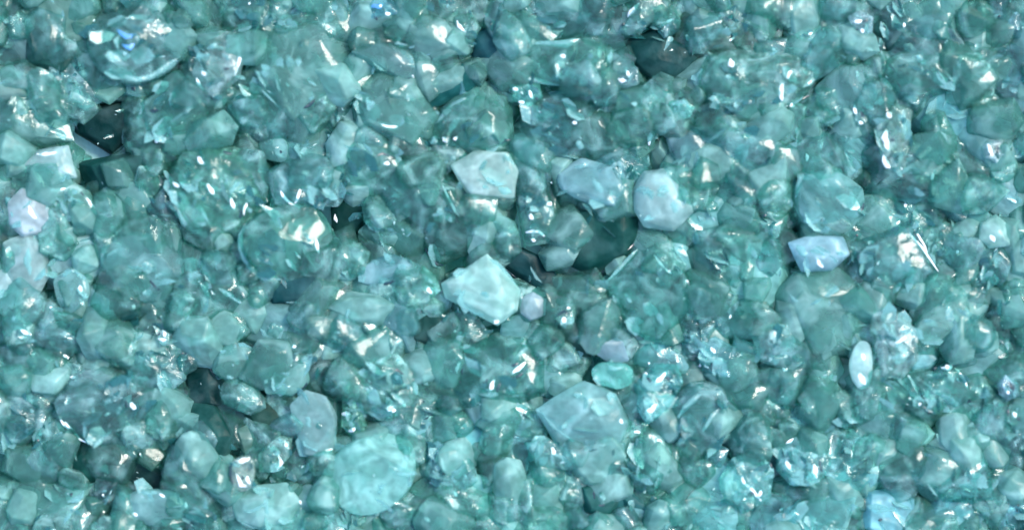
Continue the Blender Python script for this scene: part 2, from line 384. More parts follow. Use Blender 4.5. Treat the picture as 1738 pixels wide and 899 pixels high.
# ------------------------------------------------------------------ the pieces one can tell apart
# (name, outline in photo pixels, glass, body colour, height of its top, label, short reference, painted glints, rims and dark marks)
T = [
('glass_pebble', [(150,95),(155,40),(190,10),(240,2),(300,20),(318,60),(312,90),(298,108),(270,130),(235,141),(205,133),(175,122)], 'clear', (84,148,146), 22,
 'big round teal glass pebble with a blue flash inside and bright lower rim', 'blue-flashed round pebble',
 [('edge',[(203,128),(235,138),(262,128),(288,110),(303,98)],7),('flash',[(203,52),(218,66),(236,62)],9),('flash',[(210,78),(224,84),(232,76)],7),('edge',[(202,68),(206,86)],4),('glint',[(214,92),(218,95)],4),('glint',[(154,30),(158,37)],7)]),
('glass_chip', [(335,95),(352,68),(385,56),(410,64),(414,100),(405,132),(385,145),(362,166),(345,155),(328,128)], 'crackled', (176,206,202), 26,
 'white crackled oval glass chip leaning right of the blue-flashed round pebble', 'white crackled oval',
 [('glint',[(404,66),(408,100),(400,130)],5),('glint',[(334,132),(346,152)],6),('glint',[(345,122),(352,128)],7),('dark',[(380,117),(392,118)],5),('edge',[(352,84),(370,74)],6)]),
('glass_chip', [(125,185),(180,175),(232,172),(234,215),(215,255),(195,265),(160,240),(130,225)], 'deep', (26,84,84), -26,  # shade of the crevice put in as a dark chip
 'shade-painted dark sunken teal glass chip in the hollow left of the bright-rimmed drop', 'shade-painted hollow chip',
 [('dark',[(128,190),(136,225)],8),('glint',[(138,188),(146,192)],6)]),
('glass_drop', [(233,205),(240,178),(268,165),(298,122),(325,148),(350,178),(352,215),(325,232),(285,244),(250,232)], 'clear', (92,164,158), 14,
 'rounded teal glass drop with a bright crescent along its left rim', 'bright-rimmed drop',
 [('edge',[(244,178),(235,200),(240,222),(252,238)],7),('glint',[(264,238),(272,240)],7),('dark',[(256,188),(272,188)],7)]),
('glass_slab', [(420,100),(445,52),(500,28),(560,40),(603,88),(592,140),(545,176),(503,208),(462,178),(432,145)], 'milky', (100,154,148), 10,
 'broad smooth grey-teal glass slab, largest flat face in the upper left', 'broad grey-teal slab',
 [('edge',[(430,130),(450,160),(480,188)],5),('edge',[(572,116),(598,118)],8),('dark',[(515,186),(536,170)],6)]),
('glass_chip', [(383,168),(405,150),(435,152),(470,185),(490,218),(452,233),(405,226),(380,200)], 'clear', (88,162,158), 2,
 'small teal wedge of glass below the white crackled oval chip', 'teal wedge',
 [('dark',[(374,174),(384,176)],10),('dark',[(425,190),(433,192)],8)]),
('glass_pebble', [(285,300),(305,258),(345,240),(400,242),(438,260),(455,295),(445,340),(428,368),(400,396),(360,400),(322,386),(295,350)], 'crackled', (104,178,156), 18,
 'round green-tinged glass pebble full of crackles with a pale cyan lower left edge', 'green crackled pebble',
 [('edge',[(300,262),(318,244),(350,238),(365,228)],6),('edge',[(300,345),(318,378),(350,398),(368,400)],8),('edge',[(342,352),(354,372),(364,388)],5),('glint',[(340,268),(352,280)],9),('glint',[(298,310),(310,318)],7),
  ('glint',[(422,345),(416,365)],5),('dark',[(414,352),(410,372)],7),('glint',[(396,335),(402,356)],6),('dark',[(380,258),(396,262)],6),('glint',[(356,312),(368,330)],7)]),
('glass_block', [(130,280),(158,257),(210,262),(272,252),(288,296),(270,340),(228,385),(195,378),(168,335),(150,302)], 'deep', (58,118,112), -8,
 'dark olive-teal glass block left of the green crackled pebble', 'dark olive block', [('edge',[(206,372),(206,395)],9),('edge',[(205,350),(245,310)],4)]),
('glass_chip', [(32,285),(60,256),(108,248),(130,268),(122,300),(70,306)], 'frosted', (168,204,208), 14,
 'milky glass chip with a short white streak near the left edge', 'white-streaked milky chip', [('glint',[(64,262),(100,258)],6),('edge',[(40,290),(90,288),(115,284)],8)]),
('glass_chip', [(78,318),(118,306),(150,326),(167,360),(132,376),(105,374)], 'crackled', (168,216,212), 16,
 'bright white crackled chip right of the pale lilac oval chip', 'bright white crackled chip', [('glint',[(84,322),(112,320)],7),('glint',[(148,336),(162,352)],6),('edge',[(106,340),(120,362)],9)]),
('glass_chip', [(15,345),(38,320),(70,332),(94,374),(80,396),(40,402),(15,382)], 'frosted', (186,200,212), 12,
 'pale lilac frosted oval of glass near the left edge', 'pale lilac oval', [('glint',[(50,348),(66,372)],8)]),
('glass_block', [(8,412),(48,395),(76,408),(82,468),(62,500),(30,502),(6,476)], 'frosted', (162,200,202), 10,
 'pale milky upright block of glass standing under the pale lilac oval', 'pale upright block', [('edge',[(52,420),(56,465)],8),('edge',[(14,484),(44,502)],6)]),
('glass_bead', blob(121,490,29,38,10,3), 'milky', (150,192,194), 12,
 'small oval milky bead right of the pale upright block', 'small milky bead', [('glint',[(138,484),(140,496)],7),('edge',[(108,458),(136,458)],5)]),
('glass_chip', [(-20,118),(20,112),(48,140),(46,165),(10,172),(-22,168)], 'frosted', (142,186,180), 8,
 'pale rounded chip cut off by the left edge below the brown-centred pebble', 'pale edge chip', []),
('glass_pebble', [(45,78),(60,52),(95,40),(128,58),(148,92),(146,124),(112,136),(70,128),(50,106)], 'deep', (74,120,114), 2,
 'brownish-centred dark round pebble in the upper left corner', 'brown-centred pebble', [('glint',[(120,70),(130,76)],8),('edge',[(48,60),(62,42)],6)]),
('glass_slab', [(-10,182),(45,172),(100,172),(124,198),(124,238),(64,250),(-12,246)], 'milky', (112,156,148), 2,
 'flat greyish-green slab on the left edge above the white-streaked milky chip', 'greyish-green edge slab', [('glint',[(82,170),(86,182)],5),('dark',[(24,172),(64,184)],5)]),
('glass_disc', [(172,430),(190,405),(240,394),(290,410),(310,450),(290,500),(238,512),(198,482)], 'milky', (104,164,160), 16,
 'pale aqua glass disc with a rounded left rim, below the dark olive block', 'pale aqua disc', [('edge',[(174,452),(178,425),(192,408)],6),('edge',[(188,492),(196,505)],8),('dark',[(256,472),(272,492)],7)]),
('glass_slab', [(298,402),(350,404),(396,400),(410,450),(428,500),(396,552),(330,562),(286,530),(306,470)], 'clear', (86,158,146), 2,
 'large smooth green-teal slab right of the pale aqua disc', 'large green-teal slab', [('edge',[(375,490),(392,500),(410,515)],5)]),
('glass_pebble', [(408,412),(428,370),(478,345),(535,350),(562,390),(554,442),(522,472),(480,477),(440,467)], 'clear', (88,160,162), 20,
 'glassy domed pebble with a pale lower rim right of the large green-teal slab', 'glassy domed pebble', [('edge',[(412,380),(410,420),(424,455),(450,472),(478,474)],7),('glint',[(538,405),(542,430)],6),('glint',[(552,436),(566,440)],7),('dark',[(536,438),(548,446)],9)]),
('glass_chip', [(452,476),(500,480),(552,452),(560,470),(532,502),(495,514),(465,505)], 'deep', (66,122,128), 6,
 'dark lens-shaped chip tucked under the glassy domed pebble', 'dark lens chip', [('edge',[(470,508),(505,514),(545,490)],5)]),
('glass_chip', [(452,290),(500,268),(556,276),(596,306),(570,342),(512,350),(465,342)], 'crackled', (92,158,156), 6,
 'mottled teal chip right of the green crackled pebble, above the glassy domed pebble', 'mottled teal chip', [('glint',[(478,325),(502,350)],6),('glint',[(502,345),(510,320)],5),('edge',[(512,316),(530,330)],5)]),
('glass_shard', [(563,345),(590,334),(645,343),(618,385),(592,412),(567,398),(580,370)], 'deep', (22,92,86), -20,  # dark gap: its shade is painted as this shard's colour
 'shade-painted dark green notched shard showing in a gap below the small eyed pebble', 'shade-painted green shard', [('glint',[(570,362),(574,378)],8)]),
('glass_pebble', [(556,262),(600,236),(660,248),(706,282),(700,316),(662,340),(600,332),(568,300)], 'clear', (90,160,160), 10,
 'pebble with a small dark eye and white dot, beneath the tall pale green block', 'small eyed pebble', [('glint',[(652,277),(664,279)],7),('dark',[(634,268),(650,262),(672,268)],5),('glint',[(695,290),(704,300)],8)]),
('glass_block', [(598,155),(640,120),(700,138),(722,160),(742,200),(722,232),(700,252),(642,252),(605,218)], 'milky', (104,166,156), 12,
 'pale green-teal block with a smooth face, upper centre left', 'tall pale green block', [('edge',[(664,154),(678,160)],8),('glint',[(646,212),(676,216)],5)]),
('glass_shard', [(704,186),(735,130),(792,108),(828,124),(802,156),(752,182),(715,198)], 'deep', (64,138,140), 2,
 'smooth darker teal shard slanting behind the ridged faceted shard', 'darker teal slanting shard', [('glint',[(730,134),(746,134)],7)]),
('glass_shard', [(730,215),(772,172),(830,148),(866,186),(870,240),(832,258),(770,250),(735,240)], 'clear', (96,158,148), 16,
 'faceted shard with a long bright ridge on its upper left edge', 'ridged faceted shard', [('edge',[(738,208),(772,180),(808,162)],8),('glint',[(752,234),(762,240)],8),('glint',[(772,234),(776,236)],8),('edge',[(734,236),(742,240)],9),('dark',[(856,238),(868,236)],6)]),
('glass_slab', [(868,112),(880,76),(960,72),(992,64),(1038,84),(1036,130),(1000,150),(940,146),(888,136)], 'clear', (98,168,164), 20,
 'wide flat slab with a pale straight upper edge and a shining left tip', 'wide pale-edged slab', [('edge',[(880,78),(920,75),(962,75),(985,67)],7),('edge',[(1037,88),(1034,112)],6),('glint',[(870,104),(874,114)],8),('edge',[(874,118),(895,132),(950,146)],6),('glint',[(950,96),(960,98)],7)]),
('glass_pebble', [(893,26),(905,-8),(980,-10),(1002,28),(976,62),(936,72),(905,60)], 'clear', (80,150,148), 6,
 'round clear pebble at the top edge above the wide pale-edged slab', 'round top-edge pebble', [('dark',[(893,28),(902,36)],8),('edge',[(902,50),(918,64)],4)]),
('glass_block', [(900,168),(950,156),(1000,178),(1016,222),(1005,270),(952,286),(902,256),(884,214)], 'clear', (84,150,154), 6,
 'blue-teal block hanging below the wide pale-edged slab', 'blue-teal block', [('glint',[(972,206),(978,212)],7),('edge',[(980,240),(988,254)],7)]),
('glass_chip', [(866,150),(884,142),(915,148),(920,168),(898,182),(872,172)], 'crackled', (110,196,186), 14,
 'small sparkling chip under the left tip of the wide pale-edged slab', 'small sparkling chip', [('glint',[(870,150),(880,152)],7),('glint',[(898,154),(904,168)],6),('glint',[(880,172),(890,174)],6),('dark',[(908,166),(914,168)],6)]),
('glass_block', [(1063,72),(1108,50),(1160,60),(1186,92),(1172,132),(1120,142),(1072,112)], 'deep', (46,108,108), -10,
 'dark sunken block in the upper right of centre beside a pale-centred round stone', 'dark sunken block', []),
('glass_block', [(1048,158),(1100,145),(1126,164),(1122,222),(1104,246),(1066,226),(1044,192)], 'milky', (104,166,166), 12,
 'milky block with a bright lower right corner under the dark sunken block', 'bright-cornered milky block', [('glint',[(1108,218),(1102,250)],8),('glint',[(1092,200),(1100,204)],8),('dark',[(1094,238),(1098,242)],8)]),
('glass_chip', [(1040,122),(1060,108),(1082,116),(1084,142),(1062,150),(1044,142)], 'crackled', (158,180,192), 16,
 'small lilac-white crackled chip at the right end of the wide pale-edged slab', 'lilac-white chip', [('glint',[(1048,134),(1062,138)],7),('glint',[(1062,120),(1068,128)],6)]),
('glass_chip', [(768,278),(808,257),(862,260),(877,288),(871,326),(850,336),(800,326),(774,302)], 'frosted', (196,226,226), 24,
 'bright frosted chip, white on its right side, at the centre above the dark clear pebble', 'bright frosted chip', [('edge',[(856,262),(874,280)],5),('edge',[(846,318),(868,326)],9)]),
('glass_shard', [(788,338),(812,345),(872,376),(878,400),(850,398),(815,375)], 'milky', (116,170,170), 14,
 'curved pale strip of glass below the bright frosted chip', 'curved pale strip', [('edge',[(818,352),(842,378)],5)]),
('glass_pebble', [(698,300),(735,284),(775,300),(800,345),(842,382),(832,410),(775,442),(742,450),(714,410),(698,360)], 'clear', (62,136,132), 6,
 'large dark clear pebble crossed by a thin white streak edged in black', 'dark streaked pebble', [('glint',[(752,315),(760,335),(772,355),(780,368)],6),('dark',[(744,318),(752,342),(770,366)],5),('dark',[(762,312),(772,336),(784,360)],4),('dark',[(720,420),(735,435),(752,462)],9)]),
('glass_block', [(752,482),(785,455),(826,434),(860,460),(880,492),(874,526),(842,549),(792,526),(758,506)], 'frosted', (170,218,212), 28,
 'bright five-sided frosted block with a white right edge just below centre', 'bright five-sided block', [('edge',[(828,438),(852,452),(876,484)],6),('glint',[(838,542),(846,544)],10),('edge',[(792,522),(824,534)],4)]),
('glass_chip', [(718,452),(738,470),(748,492),(732,504),(716,490)], 'clear', (100,190,172), 14,
 'narrow green-cyan chip left of the bright five-sided block', 'narrow green-cyan chip', [('glint',[(724,484),(734,498)],8),('edge',[(720,468),(736,480)],5)]),
('glass_slab', [(942,292),(990,270),(1040,284),(1062,320),(1046,352),(1000,345),(958,322)], 'milky', (122,176,180), 20,
 'pale blue-grey slab lying over the dark cluster right of centre', 'pale blue-grey slab', [('edge',[(1008,304),(1024,328)],7),('edge',[(974,284),(1000,276)],5)]),
('glass_pebble', [(950,362),(985,352),(1040,352),(1072,350),(1090,390),(1064,432),(1004,466),(960,442),(938,402)], 'deep', (54,112,110), -2,
 'dark rounded pebble with a pale crescent on it, right of centre', 'dark crescent pebble', [('edge',[(962,402),(980,412),(1005,404)],9),('dark',[(1062,425),(1086,396)],7),('dark',[(970,378),(978,382)],10)]),
('glass_pebble', [(1077,322),(1095,294),(1130,288),(1164,324),(1174,360),(1142,390),(1095,383),(1079,355)], 'frosted', (146,188,192), 24,
 'large pale frosted egg-shaped pebble right of the pale blue-grey slab', 'pale frosted egg', [('edge',[(1142,342),(1146,362)],8),('dark',[(1156,310),(1166,324)],7)]),
('glass_chip', [(878,332),(920,298),(940,326),(948,372),(930,410),(893,416),(874,380)], 'crackled', (110,160,152), 12,
 'crackled grey-green chip with small white sparkles at the exact centre', 'grey-green sparkle chip', [('edge',[(886,314),(924,294)],7),('glint',[(928,348),(936,342)],7),('glint',[(900,362),(906,374)],7),('glint',[(892,394),(912,392),(924,400)],6),('glint',[(902,406),(910,408)],7),('dark',[(892,402),(908,398),(924,404)],5)]),
('glass_shard', [(828,430),(868,412),(922,440),(962,490),(932,512),(882,480)], 'deep', (36,98,100), -16,
 'dark shard slanting down to the right of the bright five-sided block', 'dark slanting shard', [('dark',[(828,436),(850,448),(874,470)],7),('edge',[(900,452),(920,480)],4)]),
('glass_slab', [(1028,482),(1086,420),(1110,402),(1166,470),(1170,530),(1120,582),(1072,562),(1040,522)], 'clear', (84,162,162), 18,
 'large flat diamond-shaped slab with fine crackles on its upper right edge', 'diamond-shaped slab', [('edge',[(1030,478),(1060,446),(1092,412)],5),('glint',[(1112,436),(1138,464)],5),('edge',[(1042,500),(1048,520)],8),('glint',[(1162,474),(1168,482)],7)]),
('glass_chip', [(884,506),(904,496),(926,508),(924,534),(900,544),(884,530)], 'frosted', (148,180,190), 14,
 'small lilac frosted chip right of the bright five-sided block', 'small lilac chip', []),
('glass_pebble', [(550,812),(574,770),(608,750),(650,737),(692,750),(702,790),(692,832),(660,860),(612,870),(572,852)], 'frosted', (124,198,198), 26,
 'large pale cyan smooth pebble, the brightest rounded one near the bottom', 'pale cyan pebble', [('edge',[(664,752),(690,762),(690,790)],8)]),
('glass_block', [(494,690),(520,664),(554,674),(570,708),(568,760),(546,776),(515,770),(503,730)], 'frosted', (134,178,182), 18,
 'milky grey-white block upper left of the pale cyan pebble', 'milky grey-white block', [('edge',[(524,705),(528,725)],6),('edge',[(540,770),(566,758)],8)]),
('glass_pebble', [(442,630),(478,612),(520,618),(524,648),(496,672),(454,666)], 'milky', (108,166,156), 12,
 'small smooth green pebble above the milky grey-white block', 'small green pebble', [('glint',[(450,644),(456,648)],8),('dark',[(496,672),(518,662),(522,642)],4)]),
('glass_pebble', [(600,640),(625,605),(670,600),(702,625),(710,668),(690,702),(650,712),(612,694)], 'crackled', (114,180,172), 16,
 'bubbly round pebble with a dark-ringed white dot, above the pale cyan pebble', 'bubbly round pebble', [('glint',[(672,636),(680,642)],7),('dark',[(664,634),(674,626),(686,634)],5),('glint',[(656,688),(672,694)],12),('edge',[(638,616),(656,604)],6),('edge',[(704,640),(708,670)],7)]),
('glass_chip', [(582,655),(604,650),(612,690),(626,740),(600,748),(580,720)], 'crackled', (120,186,170), 8,
 'sparkling crushed chip between the milky grey-white block and bubbly round pebble', 'sparkling crushed chip', [('glint',[(604,664),(614,676)],9),('glint',[(578,700),(596,702)],7),('glint',[(590,730),(604,724)],6),('glint',[(598,648),(606,658)],7)]),
('glass_slab', [(913,690),(938,660),(990,648),(1042,668),(1066,710),(1050,746),(1002,757),(950,746),(922,722)], 'frosted', (126,190,192), 22,
 'large pale cyan slab with frosted lower edge, lower middle', 'large pale cyan slab', [('edge',[(916,694),(940,722),(975,748)],6),('edge',[(1016,748),(1042,742)],7),('glint',[(1052,710),(1056,718)],7)]),
('glass_bead', blob(1042,635,36,22,0,5), 'milky', (118,192,192), 22,
 'pale oval bead above the large pale cyan slab', 'pale oval bead', [('edge',[(1030,622),(1058,622)],6)]),
('glass_chip', [(895,752),(925,740),(965,752),(985,775),(960,796),(915,790)], 'crackled', (138,196,200), 18,
 'frosty crackled chip under the large pale cyan slab on its left', 'frosty crackled chip', [('glint',[(938,758),(942,770)],6),('edge',[(900,744),(922,740)],6)]),
('glass_chip', [(990,745),(1030,742),(1060,752),(1055,778),(1015,786),(992,772)], 'crackled', (140,190,200), 18,
 'lilac crackled chip under the large pale cyan slab on its right', 'lilac crackled chip', [('glint',[(1012,754),(1042,748)],5),('edge',[(1040,770),(1050,772)],7)]),
('glass_shard', [(758,602),(800,568),(850,558),(905,575),(928,625),(905,665),(862,690),(815,704),(772,680)], 'clear', (66,150,142), 12,
 'green-teal star-shaped shard carrying three black-edged white glints', 'three-glint shard', [('glint',[(782,612),(776,632)],7),('dark',[(774,612),(770,634)],4),('dark',[(790,616),(784,636)],4),('glint',[(892,614),(880,624),(868,634)],8),('dark',[(866,620),(884,612)],5),('dark',[(900,618),(884,634),(872,642)],4),('glint',[(840,642),(832,666)],8),('dark',[(828,640),(826,656)],5),('dark',[(850,648),(844,664)],4),('edge',[(880,562),(892,590),(878,606)],6),('edge',[(756,598),(788,575)],5)]),
('glass_chip', [(1478,532),(1510,520),(1552,560),(1556,610),(1530,640),(1492,640),(1480,590)], 'crackled', (190,232,232), 26,
 'bright white crackled chip standing right of the white oval bead', 'tall bright crackled chip', [('glint',[(1516,582),(1545,560)],6),('edge',[(1496,548),(1522,576)],6),('edge',[(1508,604),(1540,600)],10)]),
('glass_bead', [(1444,605),(1458,580),(1476,586),(1480,630),(1468,658),(1450,648),(1442,625)], 'frosted', (180,216,216), 24,
 'white frosted oval bead standing upright in the lower right', 'white oval bead', [('glint',[(1458,632),(1468,652)],9),('glint',[(1464,600),(1466,612)],7)]),
('glass_slab', [(1558,522),(1590,488),(1630,484),(1662,520),(1668,560),(1622,582),(1570,590),(1550,560)], 'milky', (132,186,184), 20,
 'pale slab with lilac upper half, right of the tall bright crackled chip', 'pale lilac-topped slab', [('edge',[(1632,526),(1640,530)],7),('dark',[(1605,540),(1612,544)],6)]),
('glass_pebble', [(1347,322),(1365,294),(1420,288),(1462,320),(1466,370),(1422,402),(1370,396),(1350,360)], 'milky', (112,170,180), 16,
 'large blue-grey rounded pebble with a white glint on its right', 'large blue-grey pebble', [('edge',[(1350,336),(1358,304),(1376,292)],6),('glint',[(1440,356),(1458,348)],8),('dark',[(1458,358),(1466,344)],8)]),
('glass_chip', [(1340,412),(1376,400),(1430,402),(1440,432),(1412,458),(1362,460),(1342,440)], 'frosted', (140,194,208), 20,
 'pale blue frosted chip beneath the large blue-grey pebble', 'pale blue chip', [('glint',[(1384,438),(1396,454)],7),('edge',[(1352,414),(1370,432)],10)]),
('glass_pebble', [(1312,500),(1350,462),(1420,456),(1464,490),(1476,550),(1440,602),(1382,602),(1338,562)], 'milky', (98,158,148), 12,
 'big smooth grey-olive pebble under the pale blue chip', 'big grey-olive pebble', [('dark',[(1302,516),(1310,520)],8),('dark',[(1314,534),(1326,536)],10),('edge',[(1340,500),(1352,512)],5)]),
('glass_shard', [(1436,420),(1490,395),(1540,378),(1592,462),(1560,500),(1500,494),(1462,470)], 'clear', (84,156,162), 16,
 'clear shard scored by long parallel white lines, right side', 'white-lined clear shard', [('glint',[(1540,396),(1562,420),(1592,460)],5),('glint',[(1560,370),(1584,398),(1600,425)],7),('glint',[(1564,485),(1580,480),(1592,466)],6),('dark',[(1548,392),(1570,418)],4),('edge',[(1596,425),(1606,450)],9)]),
('glass_shard', [(1432,424),(1444,440),(1470,470),(1498,484),(1488,496),(1456,480),(1436,450)], 'deep', (18,84,86), 0,
 'thin dark green sliver along the left side of the white-lined clear shard', 'thin dark sliver', [('dark',[(1478,484),(1494,486)],9)]),
('glass_slab', [(1172,216),(1240,204),(1312,228),(1347,268),(1332,300),(1262,302),(1212,272)], 'clear', (88,164,168), 14,
 'smooth teal slab with a pale straight lower edge, upper right of centre', 'smooth teal slab', [('edge',[(1226,290),(1270,300),(1330,298)],5),('glint',[(1328,292),(1342,294)],6),('dark',[(1348,290),(1362,286)],8)]),
('glass_pebble', [(1180,132),(1205,96),(1270,80),(1350,88),(1392,126),(1362,172),(1322,206),(1262,212),(1206,192)], 'crackled', (104,164,152), 16,
 'big round crackled pebble with a tall white flash near its right side', 'pale-centred round stone', [('glint',[(1326,140),(1324,175)],8),('glint',[(1308,194),(1320,208)],12),('glint',[(1300,78),(1316,88)],9),('dark',[(1294,72),(1302,80)],6),('glint',[(1238,102),(1242,118)],9),('glint',[(1340,122),(1334,136)],6),('edge',[(1180,165),(1182,140),(1192,118)],7),('glint',[(1340,176),(1348,180)],8),('edge',[(1358,150),(1390,118)],6),('dark',[(1352,172),(1396,140)],5),('glint',[(1358,60),(1370,85)],6)]),
('glass_pebble', [(1492,112),(1540,84),(1600,90),(1634,114),(1622,146),(1586,166),(1532,160),(1500,146)], 'clear', (90,162,156), 16,
 'rounded pebble with a short black slit on its lower edge', 'black-slit pebble', [('dark',[(1532,158),(1555,158),(1576,159)],9),('edge',[(1616,112),(1626,124),(1620,144),(1606,158)],6),('edge',[(1588,122),(1606,148)],8)]),
('glass_chip', [(1542,42),(1580,30),(1626,44),(1640,78),(1600,92),(1556,74)], 'milky', (116,152,150), 8,
 'grey-pink smooth chip behind the black-slit pebble', 'grey-pink chip', []),
('glass_chip', [(1132,236),(1170,218),(1210,232),(1226,272),(1196,304),(1150,296)], 'milky', (94,140,156), 2,
 'dull lilac-blue chip left of the smooth teal slab', 'dull lilac-blue chip', []),
('glass_chip', [(1274,562),(1300,544),(1342,550),(1352,590),(1332,626),(1290,612)], 'crackled', (148,196,202), 18,
 'pale sparkling chip below left of the big grey-olive pebble', 'pale sparkling chip', [('edge',[(1280,570),(1300,552),(1335,554)],6),('glint',[(1336,625),(1332,640)],7),('edge',[(1318,570),(1330,590)],5)]),
('glass_chip', [(1182,588),(1215,572),(1262,600),(1268,636),(1232,650),(1192,628)], 'crackled', (112,176,182), 10,
 'speckled blue-teal chip left of the pale sparkling chip', 'speckled blue-teal chip', [('glint',[(1194,606),(1198,622)],5),('glint',[(1178,618),(1184,624)],7),('glint',[(1206,588),(1214,598)],6),('glint',[(1256,648),(1260,658)],7),('dark',[(1208,614),(1216,626)],7)]),
('glass_block', [(1140,690),(1172,650),(1232,645),(1254,690),(1238,744),(1190,770),(1152,742)], 'clear', (88,154,162), 12,
 'blue-teal block with oblique pale stripes across its upper left', 'obliquely striped block', [('edge',[(1148,706),(1176,676),(1190,668)],7),('edge',[(1144,722),(1162,720)],6),('edge',[(1192,730),(1206,704),(1222,690)],5)]),
('glass_shard', [(1078,652),(1112,618),(1150,622),(1158,650),(1128,700),(1098,718),(1082,690)], 'crackled', (116,198,196), 20,
 'glittering striped shard with the whitest stripes, right of the pale oval bead', 'glittering striped shard', [('glint',[(1108,652),(1130,630)],9),('glint',[(1132,648),(1140,656)],8),('glint',[(1094,700),(1112,684)],8),('edge',[(1124,706),(1142,684)],5),('dark',[(1098,640),(1106,648)],6),('dark',[(1130,640),(1138,642)],6),('glint',[(1094,632),(1100,636)],6)]),
('glass_pebble', [(1222,812),(1244,778),(1290,768),(1312,800),(1304,846),(1262,868),(1230,848)], 'crackled', (126,196,196), 20,
 'pale round pebble with a jagged white ring on it, bottom right', 'jagged-ring pebble', [('glint',[(1262,820),(1276,830),(1290,848)],7),('glint',[(1258,806),(1264,820)],5),('glint',[(1284,842),(1290,830)],6),('glint',[(1300,778),(1300,792)],5),('dark',[(1308,776),(1310,796)],6),('dark',[(1274,832),(1282,838)],5),('dark',[(1284,782),(1292,778)],4)]),
('glass_chip', [(1318,760),(1348,742),(1392,752),(1410,788),(1390,820),(1345,822),(1320,798)], 'crackled', (106,182,182), 16,
 'crackled teal chip with one brilliant white glint on its right', 'brilliant-glint chip', [('glint',[(1380,786),(1384,808)],9),('dark',[(1390,780),(1394,800)],6),('glint',[(1334,752),(1346,744)],6),('glint',[(1334,776),(1340,796)],7)]),
('glass_chip', [(205,846),(240,830),(302,832),(326,852),(316,882),(270,896),(224,882)], 'milky', (118,168,168), 14,
 'pale flat chip with a white upper edge near the lower left corner', 'white-edged flat chip', [('edge',[(240,833),(270,834)],5),('glint',[(272,836),(282,842)],6),('glint',[(316,850),(318,862)],6),('glint',[(226,868),(236,872)],8)]),
('glass_chip', [(195,800),(216,768),(260,776),(294,806),(284,826),(236,830),(205,824)], 'deep', (30,84,84), -22,  # stands for a hole, with the shade in its colour
 'shade-painted dark sunken chip in the gap above the white-edged flat chip', 'shade-painted gap chip', []),
('glass_block', [(272,700),(310,676),(368,690),(400,742),(380,790),(320,800),(280,760)], 'deep', (64,122,112), -6,
 'dark green block beneath the black-bottomed triangular shard', 'dark green block', []),
('glass_shard', [(318,640),(352,598),(372,650),(408,690),(360,694),(316,688)], 'deep', (30,90,92), -18,  # dark pocket, its shade put into the glass colour
 'shade-painted triangular shard with a black bottom in a hollow, lower left', 'shade-painted triangular shard', [('dark',[(316,678),(340,684),(366,686)],12),('dark',[(354,606),(366,640)],5)]),
('glass_pebble', [(98,682),(130,640),(172,612),(222,624),(268,660),(272,702),(232,748),(172,762),(120,732)], 'clear', (92,148,150), 16,
 'large greyish pebble with a double white streak, lower left', 'double-streaked pebble', [('glint',[(96,706),(124,730),(148,764)],6),('glint',[(112,714),(126,726)],6),('edge',[(150,712),(152,758)],5),('glint',[(226,680),(234,692)],9),('dark',[(216,676),(222,690)],7),('edge',[(150,616),(190,610),(215,620)],9),('edge',[(202,765),(222,752)],6),('edge',[(230,640),(262,640)],5)]),
('glass_chip', [(360,590),(398,578),(432,596),(428,640),(395,652),(362,630)], 'milky', (98,154,148), 6,
 'smooth muted green chip right of the dark triangular shard', 'muted green chip', [('edge',[(385,636),(398,640)],5)]),
('glass_pebble', [(395,842),(430,824),(486,820),(508,850),(496,886),(440,896),(404,882)], 'frosted', (132,192,188), 20,
 'pale frosted rounded pebble at the bottom left of the pale cyan pebble', 'pale bottom pebble', [('edge',[(452,842),(458,872)],7),('edge',[(404,880),(436,894)],6),('glint',[(510,848),(518,852)],7)]),
('glass_bead', [(392,788),(405,774),(426,774),(432,800),(422,830),(404,832),(393,812)], 'crackled', (214,214,208), 26,
 'small silvery white bead with a black left rim, lower left', 'silvery white bead', [('dark',[(394,782),(390,804),(398,824),(408,836)],6),('glint',[(400,782),(424,776)],7),('glint',[(402,802),(410,822),(420,824)],7),('glint',[(420,806),(424,820)],6),('dark',[(412,806),(414,812)],6)]),
('glass_chip', [(440,770),(470,740),(495,742),(490,775),(465,800),(440,798)], 'crackled', (140,186,178), 12,
 'crackled whitish chip right of the silvery white bead', 'crackled whitish chip', [('glint',[(472,768),(478,784),(464,800)],6),('glint',[(484,748),(490,760)],6)]),
('glass_chip', [(730,768),(765,748),(800,772),(810,812),(780,842),(742,830),(722,800)], 'crackled', (112,172,178), 14,
 'crackled chip with a small dark-ringed sparkle right of the pale cyan pebble', 'dark-ringed sparkle chip', [('glint',[(750,772),(756,800)],6),('glint',[(770,832),(776,840)],7),('dark',[(776,826),(782,836)],6),('edge',[(734,798),(752,806)],8),('dark',[(766,848),(776,850)],5)]),
('glass_chip', [(985,832),(1010,818),(1040,826),(1050,855),(1030,880),(995,870)], 'deep', (60,130,128), 12,
 'dark chip set with a brilliant white point at the bottom centre', 'white-point dark chip', [('glint',[(1018,836),(1028,846)],11),('dark',[(1034,836),(1036,848)],7),('dark',[(1012,856),(1026,854)],5),('dark',[(1008,832),(1010,846)],6)]),
('glass_chip', [(700,870),(722,858),(745,872),(748,898),(716,905),(698,892)], 'deep', (70,120,130), 12,
 'dark bluish chip at the bottom edge with a white and black glint', 'bottom-edge dark chip', [('glint',[(720,874),(730,884)],8),('dark',[(712,876),(728,890)],6)]),
('glass_chip', [(1468,60),(1450,50),(1440,30),(1460,18),(1482,30),(1480,55)], 'crackled', (150,170,180), 24,
 'tiny sparkling chip of black and white glints at the upper right', 'black and white sparkle chip', [('glint',[(1450,38),(1462,34)],8),('dark',[(1448,52),(1456,54)],8),('glint',[(1460,50),(1466,56)],7),('dark',[(1462,40),(1472,34)],6),('dark',[(1462,62),(1470,64)],6)]),
